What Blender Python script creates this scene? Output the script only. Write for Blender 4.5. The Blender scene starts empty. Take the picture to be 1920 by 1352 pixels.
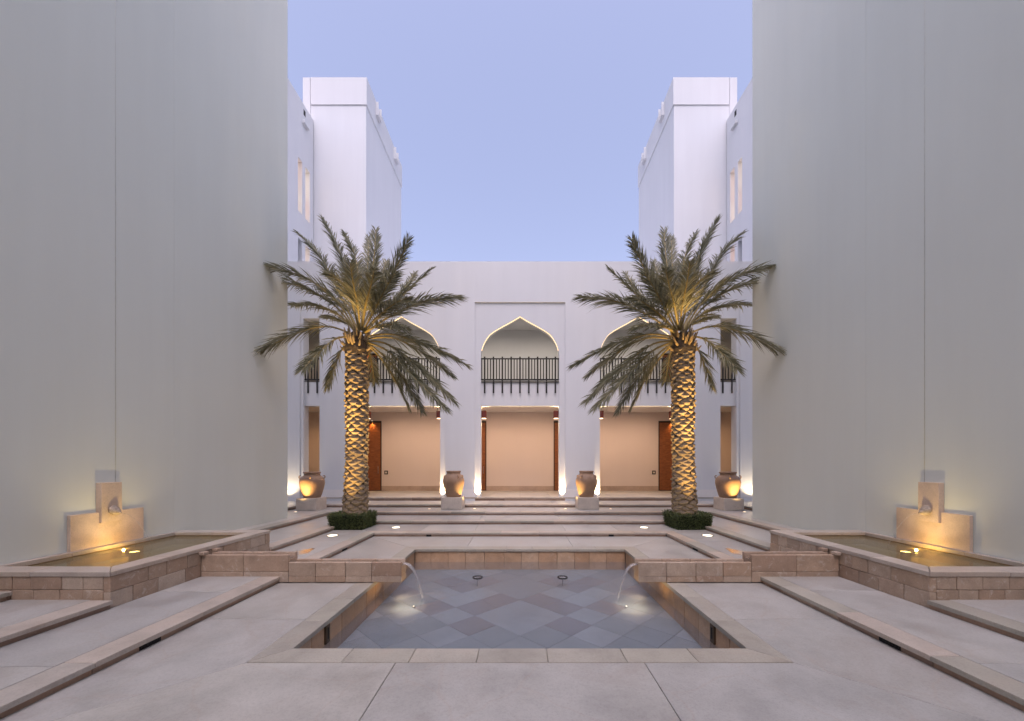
import bpy, math, random
from mathutils import Vector, Matrix

R = random.Random(7)
scene = bpy.context.scene
C = scene.collection
rad = math.radians

# ---------------------------------------------------------------- camera, sky, sun, exposure
F, CX, CY, HC = 725.0, 975.0, 871.0, 2.1          # focal length in photo pixels, principal point, eye height
cam_d = bpy.data.cameras.new('camera'); cam = bpy.data.objects.new('camera', cam_d); C.objects.link(cam)
cam.location = (0, 0, HC); cam.rotation_euler = (rad(90), 0, 0)
cam_d.sensor_fit = 'HORIZONTAL'; cam_d.sensor_width = 36; cam_d.lens = 36 * F / 1920
cam_d.shift_x = -(CX - 960) / 1920; cam_d.shift_y = (CY - 676) / 1920
cam_d.clip_start = 0.05; cam_d.clip_end = 2000
scene.camera = cam

world = bpy.data.worlds.new('World'); scene.world = world; world.use_nodes = True
wn, wl = world.node_tree.nodes, world.node_tree.links
sky = wn.new('ShaderNodeTexSky'); sky.sky_type = 'NISHITA'; sky.sun_disc = False
SUN_EL, SUN_ROT = 62.0, 180.0
sky.sun_elevation = rad(SUN_EL); sky.sun_rotation = rad(SUN_ROT)
sky.air_density = 1.3; sky.dust_density = 5.0; sky.ozone_density = 3.0
hs = wn.new('ShaderNodeHueSaturation'); hs.inputs['Saturation'].default_value = 0.75; hs.inputs['Value'].default_value = 1.07
wmix = wn.new('ShaderNodeMix'); wmix.data_type = 'RGBA'; wmix.blend_type = 'MULTIPLY'; wmix.inputs[0].default_value = 1.0
wmix.inputs[7].default_value = (1.05, 0.960, 1.09, 1)
wl.new(sky.outputs[0], hs.inputs['Color']); wl.new(hs.outputs[0], wmix.inputs[6])
bg = wn['Background']; wl.new(wmix.outputs[2], bg.inputs[0]); bg.inputs[1].default_value = 0.15

sun_d = bpy.data.lights.new('sun', 'SUN'); sun_d.energy = 0.25; sun_d.angle = rad(60); sun_d.color = (1.0, 0.97, 0.98)
sun = bpy.data.objects.new('sun', sun_d); C.objects.link(sun)
sun.rotation_euler = (rad(90-SUN_EL), 0, 0); sun.location = (0, -20, 30)

scene.view_settings.view_transform = 'Standard'
try: scene.view_settings.look = 'None'
except Exception: pass
scene.view_settings.gamma = 1.0; scene.view_settings.exposure = 0.70
scene.view_settings.use_curve_mapping = False
scene.render.engine = 'CYCLES'
scene.cycles.max_bounces = 6; scene.cycles.diffuse_bounces = 3; scene.cycles.glossy_bounces = 3; scene.cycles.transparent_max_bounces = 12

# ---------------------------------------------------------------- helpers
def px_floor(px, py, z):
    """point on the level z that the photo shows at this pixel: (distance from the axis, depth)"""
    y = (HC - z) * F / (py - CY); return ((px - CX) / F * y, y)
def px_at(px, py, y):
    return Vector(((px - CX) / F * y, y, HC - (py - CY) / F * y))

class MB:
    def __init__(s): s.v = []; s.f = []; s.m = []
    def add(s, vs, fs, mi=0):
        o = len(s.v); s.v += [tuple(v) for v in vs]
        for f in fs: s.f.append(tuple(i + o for i in f)); s.m.append(mi)
        return s
    def box(s, x0, x1, y0, y1, z0, z1, c=0.0, mi=0):
        if x0 > x1: x0, x1 = x1, x0
        if y0 > y1: y0, y1 = y1, y0
        if c <= 0:
            vs = [(x, y, z) for x in (x0, x1) for y in (y0, y1) for z in (z0, z1)]
            return s.add(vs, [(0,1,3,2),(4,6,7,5),(0,4,5,1),(2,3,7,6),(0,2,6,4),(1,5,7,3)], mi)
        c = min(c, (x1-x0)*.3, (y1-y0)*.3, (z1-z0)*.3)
        vs = []; idx = {}
        for i, x in enumerate((x0, x1)):
            for j, y in enumerate((y0, y1)):
                for k, z in enumerate((z0, z1)):
                    sx, sy, sz = 1-2*i, 1-2*j, 1-2*k
                    idx[(i,j,k)] = len(vs)
                    vs += [(x, y+sy*c, z+sz*c), (x+sx*c, y, z+sz*c), (x+sx*c, y+sy*c, z)]
        q = lambda i,j,k,a: idx[(i,j,k)] + a
        fs = []
        for i in (0,1): 
            f = [q(i,0,0,0), q(i,0,1,0), q(i,1,1,0), q(i,1,0,0)]; fs.append(f if i == 0 else f[::-1])
        for j in (0,1):
            f = [q(0,j,0,1), q(1,j,0,1), q(1,j,1,1), q(0,j,1,1)]; fs.append(f if j == 0 else f[::-1])
        for k in (0,1):
            f = [q(0,0,k,2), q(0,1,k,2), q(1,1,k,2), q(1,0,k,2)]; fs.append(f if k == 0 else f[::-1])
        for a in (0,1):
            for b in (0,1):
                f = [q(a,b,0,0), q(a,b,0,1), q(a,b,1,1), q(a,b,1,0)]; fs.append(f if (a+b) % 2 == 1 else f[::-1])
                f = [q(a,0,b,0), q(a,1,b,0), q(a,1,b,2), q(a,0,b,2)]; fs.append(f if (a+b) % 2 == 1 else f[::-1])
                f = [q(0,a,b,1), q(0,a,b,2), q(1,a,b,2), q(1,a,b,1)]; fs.append(f if (a+b) % 2 == 1 else f[::-1])
        for i in (0,1):
            for j in (0,1):
                for k in (0,1):
                    f = [q(i,j,k,0), q(i,j,k,1), q(i,j,k,2)]; fs.append(f if (i+j+k) % 2 == 0 else f[::-1])
        return s.add(vs, fs, mi)
    def prism(s, poly, z0, z1, c=0.0, mi=0):
        """upright prism over a convex polygon (counter-clockwise), its top edge chamfered"""
        n = len(poly)
        area = sum(poly[i][0]*poly[(i+1)%n][1] - poly[(i+1)%n][0]*poly[i][1] for i in range(n))
        if area < 0: poly = poly[::-1]
        cx = sum(p[0] for p in poly)/n; cy = sum(p[1] for p in poly)/n
        def ins(p, d):
            l = math.hypot(p[0]-cx, p[1]-cy) or 1; return (p[0]-(p[0]-cx)/l*d*1.4, p[1]-(p[1]-cy)/l*d*1.4)
        rings = [[(x,y,z0) for x,y in poly], [(x,y,z1-c) for x,y in poly]]
        if c > 0: rings.append([(*ins(p, c), z1) for p in poly])
        vs = sum(rings, []); fs = [tuple(range(n))[::-1]]
        for r in range(len(rings)-1):
            for i in range(n):
                a, b = r*n+i, r*n+(i+1) % n; fs.append((a, b, b+n, a+n))
        fs.append(tuple(range((len(rings)-1)*n, len(rings)*n)))
        return s.add(vs, fs, mi)
    def lathe(s, prof, cx, cy, z, n=40, mi=0):
        o = []
        for r, h in prof:
            for i in range(n):
                a = 2*math.pi*i/n; o.append((cx+r*math.cos(a), cy+r*math.sin(a), z+h))
        fs = []
        for k in range(len(prof)-1):
            for i in range(n):
                a, b = k*n+i, k*n+(i+1) % n; fs.append((a, b, b+n, a+n))
        return s.add(o, fs, mi)
    def tube(s, pts, rads, n=8, mi=0, cap=True):
        pts = [Vector(p) for p in pts]
        if not hasattr(rads, '__len__'): rads = [rads]*len(pts)
        vs = []; fs = []
        for i, p in enumerate(pts):
            t = (pts[min(i+1, len(pts)-1)] - pts[max(i-1, 0)]).normalized()
            u = t.cross(Vector((0,0,1)))
            if u.length < 1e-3: u = Vector((1,0,0))
            u.normalize(); w = u.cross(t)
            for k in range(n):
                a = 2*math.pi*k/n; vs.append(p + (u*math.cos(a) + w*math.sin(a))*rads[i])
        for i in range(len(pts)-1):
            for k in range(n):
                a, b = i*n+k, i*n+(k+1) % n; fs.append((a, a+n, b+n, b))
        if cap: fs.append(tuple(range(n))); fs.append(tuple(range((len(pts)-1)*n, len(pts)*n))[::-1])
        return s.add(vs, fs, mi)

def base_of(parent):
    p = Vector((0,0,0))
    while parent is not None: p += parent.location; parent = parent.parent
    return p

def obj(name, mb, mats, parent=None, smooth=False, kind=None):
    """one mesh object; the shapes in mb are in world coordinates"""
    me = bpy.data.meshes.new(name); o0 = base_of(parent)
    me.from_pydata([(v[0]-o0.x, v[1]-o0.y, v[2]-o0.z) for v in mb.v], [], mb.f)
    if not isinstance(mats, (list, tuple)): mats = [mats]
    for m in mats: me.materials.append(m)
    if any(mb.m): me.polygons.foreach_set('material_index', mb.m)
    if smooth: me.polygons.foreach_set('use_smooth', [True]*len(me.polygons))
    me.update()
    o = bpy.data.objects.new(name, me); C.objects.link(o); o.parent = parent
    if kind: o['kind'] = kind
    return o

def thing(name, label, cat, loc=(0,0,0), group=None):
    o = bpy.data.objects.new(name, None); C.objects.link(o); o.location = loc
    o.empty_display_size = 0.2
    o['label'] = label; o['category'] = cat
    if group: o['group'] = group
    return o
def tag(o, label, cat, group=None):
    o['label'] = label; o['category'] = cat
    if group: o['group'] = group
    return o
SIDE = {-1: 'left', 1: 'right'}

def light(kind, name, loc, power, col, parent=None, target=None, size=0.05, spot=60, blend=0.6):
    d = bpy.data.lights.new(name, kind); d.energy = power; d.color = col
    if kind == 'AREA': d.shape = 'DISK'; d.size = size
    else: d.shadow_soft_size = size
    if kind == 'SPOT': d.spot_size = rad(spot); d.spot_blend = blend
    o = bpy.data.objects.new(name, d); C.objects.link(o); o.parent = parent
    o.location = Vector(loc) - base_of(parent)
    if target is not None:
        o.rotation_euler = (Vector(target) - Vector(loc)).to_track_quat('-Z', 'Y').to_euler()
    return o

# ---------------------------------------------------------------- materials
def mat(name):
    m = bpy.data.materials.new(name); m.use_nodes = True
    nt = m.node_tree; return m, nt, nt.nodes, nt.links, nt.nodes['Principled BSDF']
def N(nodes, t, **kw):
    n = nodes.new('ShaderNode' + t)
    for k, v in kw.items():
        if k in n.inputs: n.inputs[k].default_value = v
        else: setattr(n, k, v)
    return n
def mixc(nodes, links, fac, a, b, blend='MIX'):
    n = nodes.new('ShaderNodeMix'); n.data_type = 'RGBA'; n.blend_type = blend
    for sock, v in ((n.inputs[0], fac), (n.inputs[6], a), (n.inputs[7], b)):
        if isinstance(v, bpy.types.NodeSocket): links.new(v, sock)
        else: sock.default_value = v if not hasattr(v, '__len__') else ((*v, 1) if len(v) == 3 else v)
    return n.outputs[2]
def ramp(nodes, links, src, stops, interp='LINEAR'):
    r = nodes.new('ShaderNodeValToRGB'); links.new(src, r.inputs[0]); r.color_ramp.interpolation = interp
    while len(r.color_ramp.elements) < len(stops): r.color_ramp.elements.new(0.5)
    for e, (p, c) in zip(r.color_ramp.elements, stops):
        e.position = p; e.color = (*c, 1) if hasattr(c, '__len__') else (c, c, c, 1)
    return r.outputs[0]
def piece_coords(nodes, links, k=37.0):
    tc = N(nodes, 'TexCoord'); oi = N(nodes, 'ObjectInfo')
    mul = N(nodes, 'VectorMath', operation='SCALE'); mul.inputs[0].default_value = (k, k*.7, k*1.3); links.new(oi.outputs['Random'], mul.inputs['Scale'])
    add = N(nodes, 'VectorMath', operation='ADD'); links.new(tc.outputs['Object'], add.inputs[0]); links.new(mul.outputs[0], add.inputs[1])
    return add.outputs[0], oi.outputs['Random']

def m_plaster(name, col, rough=0.85, streak=0.04):
    m, nt, n, l, b = mat(name)
    g = N(n, 'NewGeometry')
    mp = N(n, 'Mapping'); mp.inputs['Scale'].default_value = (1.6, 1.6, 0.12); l.new(g.outputs['Position'], mp.inputs[0])
    a = N(n, 'TexNoise', Scale=1.4, Detail=6.0, Roughness=0.6); l.new(mp.outputs[0], a.inputs[0])
    c = N(n, 'TexNoise', Scale=0.35, Detail=4.0); l.new(g.outputs['Position'], c.inputs[0])
    f1 = ramp(n, l, a.outputs[0], [(0.3, 1-streak), (0.7, 1.0)]); f2 = ramp(n, l, c.outputs[0], [(0.3, 0.965), (0.7, 1.0)])
    col1 = mixc(n, l, 1.0, col, f1, 'MULTIPLY'); col2 = mixc(n, l, 1.0, col1, f2, 'MULTIPLY')
    l.new(col2, b.inputs['Base Color']); b.inputs['Roughness'].default_value = rough
    d = N(n, 'TexNoise', Scale=45.0, Detail=5.0); l.new(g.outputs['Position'], d.inputs[0])
    e = N(n, 'TexNoise', Scale=2.2, Detail=3.0); l.new(g.outputs['Position'], e.inputs[0])
    sm = N(n, 'Math', operation='MULTIPLY_ADD'); sm.inputs[1].default_value = 0.12; l.new(d.outputs[0], sm.inputs[0]); l.new(e.outputs[0], sm.inputs[2])
    bp = N(n, 'Bump', Strength=0.14, Distance=0.010); l.new(sm.outputs[0], bp.inputs['Height']); l.new(bp.outputs[0], b.inputs['Normal'])
    return m

def m_stone(name, cols, rough=(0.4, 0.6), stain=0.35, stain_col=(0.30, 0.2, 0.14), pale=0.0, bump=0.4, scale=1.0, vein=0.0):
    m, nt, n, l, b = mat(name)
    v, rnd = piece_coords(n, l)
    cols = cols if len(cols) > 1 else cols*2
    base = ramp(n, l, rnd, [(i/(len(cols)-1), c) for i, c in enumerate(cols)])
    a = N(n, 'TexNoise', Scale=2.2*scale, Detail=8.0, Roughness=0.65); l.new(v, a.inputs[0])
    base = mixc(n, l, 1.0, base, ramp(n, l, a.outputs[0], [(0.28, 0.74), (0.5, 0.96), (0.75, 1.12)]), 'MULTIPLY')
    c = N(n, 'TexNoise', Scale=1.1*scale, Detail=7.0, Roughness=0.7, Distortion=0.6); l.new(v, c.inputs[0])
    fs = ramp(n, l, c.outputs[0], [(0.52, 0.0), (0.74, stain)])
    base = mixc(n, l, fs, base, stain_col)
    if pale > 0:
        d = N(n, 'TexNoise', Scale=3.4*scale, Detail=8.0, Roughness=0.75, Distortion=1.2); l.new(v, d.inputs[0])
        base = mixc(n, l, ramp(n, l, d.outputs[0], [(0.55, 0.0), (0.68, pale)]), base, (0.62, 0.55, 0.48))
    if vein > 0:
        w = N(n, 'TexVoronoi', feature='DISTANCE_TO_EDGE', Scale=1.3*scale)
        wd = N(n, 'TexNoise', Scale=2.0, Detail=5.0); l.new(v, wd.inputs[0])
        wm = mixc(n, l, 0.35, v, wd.outputs['Color'], 'ADD'); l.new(wm, w.inputs['Vector'])
        base = mixc(n, l, ramp(n, l, w.outputs[0], [(0.0, vein), (0.02, 0.0)]), base, (0.36, 0.28, 0.22))
    sp = N(n, 'TexNoise', Scale=46.0, Detail=6.0, Roughness=0.8); l.new(v, sp.inputs[0])
    base = mixc(n, l, 1.0, base, ramp(n, l, sp.outputs[0], [(0.32, 0.80), (0.5, 1.0), (0.7, 1.06)]), 'MULTIPLY')
    l.new(base, b.inputs['Base Color'])
    l.new(ramp(n, l, a.outputs[0], [(0.3, rough[0]), (0.7, rough[1])]), b.inputs['Roughness'])
    g = N(n, 'TexNoise', Scale=28.0, Detail=6.0, Roughness=0.7); l.new(v, g.inputs[0])
    h = N(n, 'Math', operation='MULTIPLY_ADD'); h.inputs[1].default_value = 0.25; l.new(g.outputs[0], h.inputs[0]); l.new(a.outputs[0], h.inputs[2])
    bp = N(n, 'Bump', Strength=bump, Distance=0.008); l.new(h.outputs[0], bp.inputs['Height']); l.new(bp.outputs[0], b.inputs['Normal'])
    return m

def m_plain(name, col, rough=0.5, metal=0.0, noise=0.12, scale=12.0):
    m, nt, n, l, b = mat(name)
    tc = N(n, 'TexCoord'); a = N(n, 'TexNoise', Scale=scale, Detail=5.0); l.new(tc.outputs['Object'], a.inputs[0])
    l.new(mixc(n, l, 1.0, col, ramp(n, l, a.outputs[0], [(0.3, 1-noise), (0.7, 1.0+noise*.3)]), 'MULTIPLY'), b.inputs['Base Color'])
    b.inputs['Roughness'].default_value = rough; b.inputs['Metallic'].default_value = metal
    return m
def m_glow(name, col, strength):
    m, nt, n, l, b = mat(name)
    b.inputs['Base Color'].default_value = (*col, 1); b.inputs['Emission Color'].default_value = (*col, 1); b.inputs['Emission Strength'].default_value = strength
    return m

PLASTER = m_plaster('white_plaster', (0.645, 0.66, 0.685))
PLASTER_NEAR = m_plaster('near_wall_plaster', (0.665, 0.695, 0.64), streak=0.035)
PLASTER_IN = m_plaster('gallery_plaster', (0.70, 0.585, 0.525), streak=0.02)
PAVING = m_stone('paving_limestone', [(0.38,0.372,0.352), (0.44,0.430,0.404), (0.36,0.357,0.344), (0.415,0.402,0.368)], rough=(0.28, 0.50), stain=0.5, stain_col=(0.28,0.235,0.20), bump=0.25, vein=0.22, scale=0.8)
NOSING = m_stone('nosing_stone', [(0.45,0.385,0.32), (0.48,0.42,0.36), (0.41,0.355,0.305), (0.48,0.40,0.325), (0.43,0.395,0.35)], rough=(0.4,0.6), stain=0.4, stain_col=(0.36,0.25,0.18), bump=0.35)
COPING = m_stone('coping_stone', [(0.36,0.34,0.285), (0.395,0.37,0.315), (0.34,0.32,0.275), (0.375,0.345,0.285)], rough=(0.4,0.6), stain=0.3, stain_col=(0.40,0.31,0.24), bump=0.3)
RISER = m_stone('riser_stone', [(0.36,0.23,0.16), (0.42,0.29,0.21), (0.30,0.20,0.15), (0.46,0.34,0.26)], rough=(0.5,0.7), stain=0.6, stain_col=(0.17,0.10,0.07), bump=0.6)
BLOCK = m_stone('wall_stone', [(0.39,0.275,0.195), (0.44,0.33,0.245), (0.36,0.26,0.185), (0.47,0.375,0.295), (0.42,0.30,0.21), (0.36,0.25,0.18)], rough=(0.5,0.7), stain=0.35, stain_col=(0.32,0.185,0.12), pale=0.6, bump=0.9, scale=1.7)
POOL_STONE = m_stone('pool_wall_stone', [(0.44,0.27,0.155), (0.50,0.325,0.20), (0.40,0.245,0.14), (0.52,0.36,0.235)], rough=(0.4,0.6), stain=0.35, stain_col=(0.30,0.165,0.09), pale=0.3, bump=0.7, scale=1.7)
PANEL_STONE = m_stone('fountain_slab_stone', [(0.60,0.47,0.36), (0.64,0.50,0.39)], rough=(0.4,0.6), stain=0.3, stain_col=(0.40,0.28,0.19), bump=0.3)
PLINTH = m_stone('plinth_stone', [(0.56,0.50,0.44), (0.60,0.54,0.48)], rough=(0.5,0.7), stain=0.25, stain_col=(0.40,0.33,0.27), bump=0.4)
GROUT = m_plain('grout', (0.27, 0.215, 0.175), 0.9, scale=6)
TILE = [m_stone('pool_tile_blue', [(0.175,0.195,0.21), (0.205,0.225,0.235)], stain=0.3, stain_col=(0.14,0.15,0.17)),
        m_stone('pool_tile_mauve', [(0.165,0.16,0.175), (0.185,0.17,0.175)], stain=0.4, stain_col=(0.17,0.14,0.13)),
        m_stone('pool_tile_pale', [(0.235,0.255,0.27), (0.26,0.275,0.285)], stain=0.35, stain_col=(0.17,0.185,0.20))]
METAL = m_plain('dark_bronze', (0.011, 0.010, 0.010), 0.6, 0.0)
STEEL = m_plain('brushed_steel', (0.40, 0.39, 0.37), 0.35, 1.0)
GRILLE = m_plain('iron_grille', (0.012, 0.012, 0.012), 0.6, 0.4)
RED_SHADE = m_plain('red_shade', (0.16, 0.028, 0.016), 0.6)
CLAY = m_stone('clay', [(0.30,0.185,0.115), (0.36,0.23,0.145)], rough=(0.5,0.7), stain=0.45, stain_col=(0.30,0.19,0.13), pale=0.10, bump=0.5, scale=1.6)
SOIL = m_plain('soil', (0.05, 0.035, 0.025), 0.95)
WARM = (1.0, 0.70, 0.36); YEL = (1.0, 0.62, 0.20)
LENS = m_glow('lamp_lens', (1.0, 0.86, 0.62), 2.6)
LENS_S = m_glow('small_lamp_lens', (1.0, 0.76, 0.48), 2.2)
LED = m_glow('led_strip', (1.0, 0.72, 0.40), 1.25)

def m_wood():
    m, nt, n, l, b = mat('door_wood')
    tc = N(n, 'TexCoord'); mp = N(n, 'Mapping'); mp.inputs['Scale'].default_value = (3, 3, 14); l.new(tc.outputs['Object'], mp.inputs[0])
    a = N(n, 'TexNoise', Scale=1.6, Detail=7.0, Distortion=0.8); l.new(mp.outputs[0], a.inputs[0])
    l.new(ramp(n, l, a.outputs[0], [(0.3, (0.155,0.048,0.015)), (0.55, (0.24,0.078,0.023)), (0.75, (0.30,0.105,0.033))]), b.inputs['Base Color'])
    b.inputs['Roughness'].default_value = 0.38
    return m
WOOD = m_wood()

WZ_POOL = -0.32
def m_water(name, tint, ripple, scale, murk=0.0, rough=0.06, mcol=(0.50, 0.53, 0.60), rings=()):
    """a still sheet of water: mirror by Fresnel over a clear body with a little suspended tint"""
    m, nt, n, l, b = mat(name); n.remove(b)
    out = n['Material Output']
    tc = N(n, 'NewGeometry'); a = N(n, 'TexNoise', Scale=scale, Detail=3.0, Distortion=0.5); l.new(tc.outputs['Position'], a.inputs[0])
    hsrc = a.outputs[0]
    for cx, cy in rings:
        sub = N(n, 'VectorMath', operation='DISTANCE'); l.new(tc.outputs['Position'], sub.inputs[0]); sub.inputs[1].default_value = (cx, cy, WZ_POOL)
        sn = N(n, 'Math', operation='MULTIPLY'); sn.inputs[1].default_value = 34.0; l.new(sub.outputs['Value'], sn.inputs[0])
        si = N(n, 'Math', operation='SINE'); l.new(sn.outputs[0], si.inputs[0])
        mr = N(n, 'MapRange'); mr.inputs['From Min'].default_value = 0.05; mr.inputs['From Max'].default_value = 1.5; mr.inputs['To Min'].default_value = 0.30; mr.inputs['To Max'].default_value = 0.0; l.new(sub.outputs['Value'], mr.inputs['Value'])
        ml = N(n, 'Math', operation='MULTIPLY_ADD'); l.new(si.outputs[0], ml.inputs[0]); l.new(mr.outputs[0], ml.inputs[1]); l.new(hsrc, ml.inputs[2]); hsrc = ml.outputs[0]
    bp = N(n, 'Bump', Strength=ripple, Distance=0.02); l.new(hsrc, bp.inputs['Height'])
    gl = N(n, 'BsdfGlossy', Roughness=rough); l.new(bp.outputs[0], gl.inputs['Normal'])
    tr = N(n, 'BsdfTransparent'); tr.inputs['Color'].default_value = (*tint, 1)
    fr = N(n, 'Fresnel', IOR=1.33); l.new(bp.outputs[0], fr.inputs['Normal'])
    body = tr.outputs[0]
    if murk > 0:
        df = N(n, 'BsdfDiffuse'); df.inputs['Color'].default_value = (*mcol, 1)
        mm = N(n, 'MixShader'); mm.inputs[0].default_value = murk; l.new(tr.outputs[0], mm.inputs[1]); l.new(df.outputs[0], mm.inputs[2]); body = mm.outputs[0]
    mx = N(n, 'MixShader'); l.new(fr.outputs[0], mx.inputs[0]); l.new(body, mx.inputs[1]); l.new(gl.outputs[0], mx.inputs[2])
    l.new(mx.outputs[0], out.inputs['Surface'])
    return m
WATER_POOL = m_water('pool_water', (0.90, 0.94, 0.98), 0.20, 3.2, 0.09, 0.24, rings=((-1.78, 6.99), (1.78, 6.99), (-.91, 8.28), (.91, 8.28)))
WATER_BASIN = m_water('basin_water', (0.80, 0.74, 0.52), 0.14, 7.0, 0.45, 0.10, (0.24, 0.19, 0.085))
WATER_FILM = m_water('water_film', (0.96, 0.96, 0.96), 0.06, 4.0, 0.0, 0.22)
def m_stream():
    m, nt, n, l, b = mat('falling_water'); n.remove(b); out = n['Material Output']
    df = N(n, 'BsdfDiffuse'); df.inputs['Color'].default_value = (0.62, 0.64, 0.70, 1)
    gl = N(n, 'BsdfGlossy', Roughness=0.15); tr = N(n, 'BsdfTransparent')
    g = N(n, 'NewGeometry'); mp = N(n, 'Mapping'); mp.inputs['Scale'].default_value = (60, 60, 4); l.new(g.outputs['Position'], mp.inputs[0])
    a = N(n, 'TexNoise', Scale=1.0, Detail=3.0); l.new(mp.outputs[0], a.inputs[0])
    m1 = N(n, 'MixShader'); m1.inputs[0].default_value = 0.35; l.new(df.outputs[0], m1.inputs[1]); l.new(gl.outputs[0], m1.inputs[2])
    m2 = N(n, 'MixShader'); l.new(ramp(n, l, a.outputs[0], [(0.35, 0.05), (0.65, 0.45)]), m2.inputs[0]); l.new(tr.outputs[0], m2.inputs[1]); l.new(m1.outputs[0], m2.inputs[2])
    l.new(m2.outputs[0], out.inputs['Surface']); return m
STREAM = m_stream()

def m_leaf(name, stops, trans=0.25, rough=0.5):
    m, nt, n, l, b = mat(name)
    g = N(n, 'NewGeometry')
    a = N(n, 'TexNoise', Scale=1.8, Detail=3.0); l.new(g.outputs['Position'], a.inputs[0])
    rp = N(n, 'Math', operation='MULTIPLY_ADD'); rp.inputs[1].default_value = 0.45; l.new(g.outputs['Random Per Island'], rp.inputs[0]); 
    ms = N(n, 'Math', operation='MULTIPLY'); ms.inputs[1].default_value = 0.55; l.new(a.outputs[0], ms.inputs[0]); l.new(ms.outputs[0], rp.inputs[2])
    col = ramp(n, l, rp.outputs[0], stops); l.new(col, b.inputs['Base Color'])
    b.inputs['Roughness'].default_value = rough
    out = n['Material Output']; t = N(n, 'BsdfTranslucent'); l.new(col, t.inputs['Color'])
    mx = N(n, 'MixShader'); mx.inputs[0].default_value = trans; l.new(b.outputs[0], mx.inputs[1]); l.new(t.outputs[0], mx.inputs[2]); l.new(mx.outputs[0], out.inputs['Surface'])
    return m
PALM_LEAF = m_leaf('palm_leaflet', [(0.15, (0.10,0.105,0.066)), (0.5, (0.205,0.20,0.125)), (0.85, (0.37,0.345,0.225))], 0.28, 0.45)
RACHIS = m_plain('palm_rachis', (0.30, 0.23, 0.085), 0.55, scale=5)
BARK = m_plain('palm_fibre', (0.11, 0.08, 0.052), 0.95, noise=0.5, scale=20)
def m_stub():
    m, nt, n, l, b = mat('palm_leaf_base')
    v, rnd = piece_coords(n, l, 11.0)
    a = N(n, 'TexNoise', Scale=14.0, Detail=7.0, Roughness=0.7); l.new(v, a.inputs[0])
    c = ramp(n, l, rnd, [(0.0, (0.28,0.20,0.11)), (0.35, (0.44,0.33,0.19)), (0.7, (0.34,0.25,0.14)), (1.0, (0.46,0.36,0.23))])
    l.new(mixc(n, l, 1.0, c, ramp(n, l, a.outputs[0], [(0.25, 0.45), (0.5, 0.9), (0.75, 1.15)]), 'MULTIPLY'), b.inputs['Base Color'])
    b.inputs['Roughness'].default_value = 0.85
    bp = N(n, 'Bump', Strength=0.7, Distance=0.02); l.new(a.outputs[0], bp.inputs['Height']); l.new(bp.outputs[0], b.inputs['Normal'])
    return m
STUB = m_stub()
CUT = m_plain('palm_cut_face', (0.19, 0.145, 0.10), 0.95, noise=0.5, scale=30)
HEDGE = m_leaf('hedge_leaf', [(0.1, (0.02,0.034,0.010)), (0.45, (0.065,0.095,0.028)), (0.85, (0.17,0.19,0.06))], 0.15, 0.5)
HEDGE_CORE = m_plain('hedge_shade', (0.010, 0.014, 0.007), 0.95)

# ---------------------------------------------------------------- levels and terraces
LV = [0.0, 0.117, 0.234, 0.351, 0.468, 0.626]
SX = [None, 4.25, 5.60, 7.00, 8.80, 8.80]                 # half width at which each side step rises
SY = [None, 11.25, 12.77, 14.22, 15.77, 17.40]            # depth at which each back step rises
NEAR_Y, WALL_A, WALL_END = -4.0, 7.65, 12.73
T = 0.03                                                   # slab thickness
PIN, PY0, PY1, PC = 2.59, 4.415, 9.58, 0.315               # pool: half width, front, back, coping width
GAP = 0.004

g = MB(); g.box(-400, 400, -300, 500, -1.6, -1.5)
ground = obj('ground', g, m_plain('sandy_ground', (0.30,0.26,0.21), 0.95), kind='structure')

terr = []
def terrace(name, boxes):
    mb = MB()
    for b in boxes: mb.box(*b)
    o = obj(name, mb, GROUT, kind='structure'); terr.append(o); return o
z = LV[0]-T
t0 = terrace('pavement', [(-SX[1]-.3, SX[1]+.3, NEAR_Y, PY0-.09, -1.4, z), (-SX[1]-.3, SX[1]+.3, PY1+.09, SY[1]+.3, -1.4, z),
                          (-SX[1]-.3, -PIN-.09, PY0-.09, PY1+.09, -1.4, z), (PIN+.09, SX[1]+.3, PY0-.09, PY1+.09, -1.4, z)])
def ring(k, far_a):
    z0, z1 = -1.4, LV[k]-T; a = SX[k]+.06; y = SY[k]+.06
    return [(-far_a, -a, NEAR_Y, y, z0, z1), (a, far_a, NEAR_Y, y, z0, z1), (-far_a, far_a, y, SY[k+1]+.3 if k < 5 else 21.7, z0, z1)]
t1 = terrace('lower_terrace', ring(1, SX[2]+.3))
t2 = terrace('second_terrace', ring(2, SX[3]+.3))
t3 = terrace('third_terrace', [(-14, -SX[3]-.06, NEAR_Y, SY[3]+.06, -1.4, LV[3]-T), (SX[3]+.06, 14, NEAR_Y, SY[3]+.06, -1.4, LV[3]-T), (-14, 14, SY[3]+.06, SY[4]+.3, -1.4, LV[3]-T)])
t4 = terrace('fourth_terrace', [(-14, -SX[4]-.06, WALL_END, SY[4]+.06, -1.4, LV[4]-T), (SX[4]+.06, 14, WALL_END, SY[4]+.06, -1.4, LV[4]-T), (-14, 14, SY[4]+.06, SY[5]+.3, -1.4, LV[4]-T)])
t5 = terrace('porch', [(-14, 14, SY[5]+.06, 21.7, -1.4, LV[5]-T)])

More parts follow.
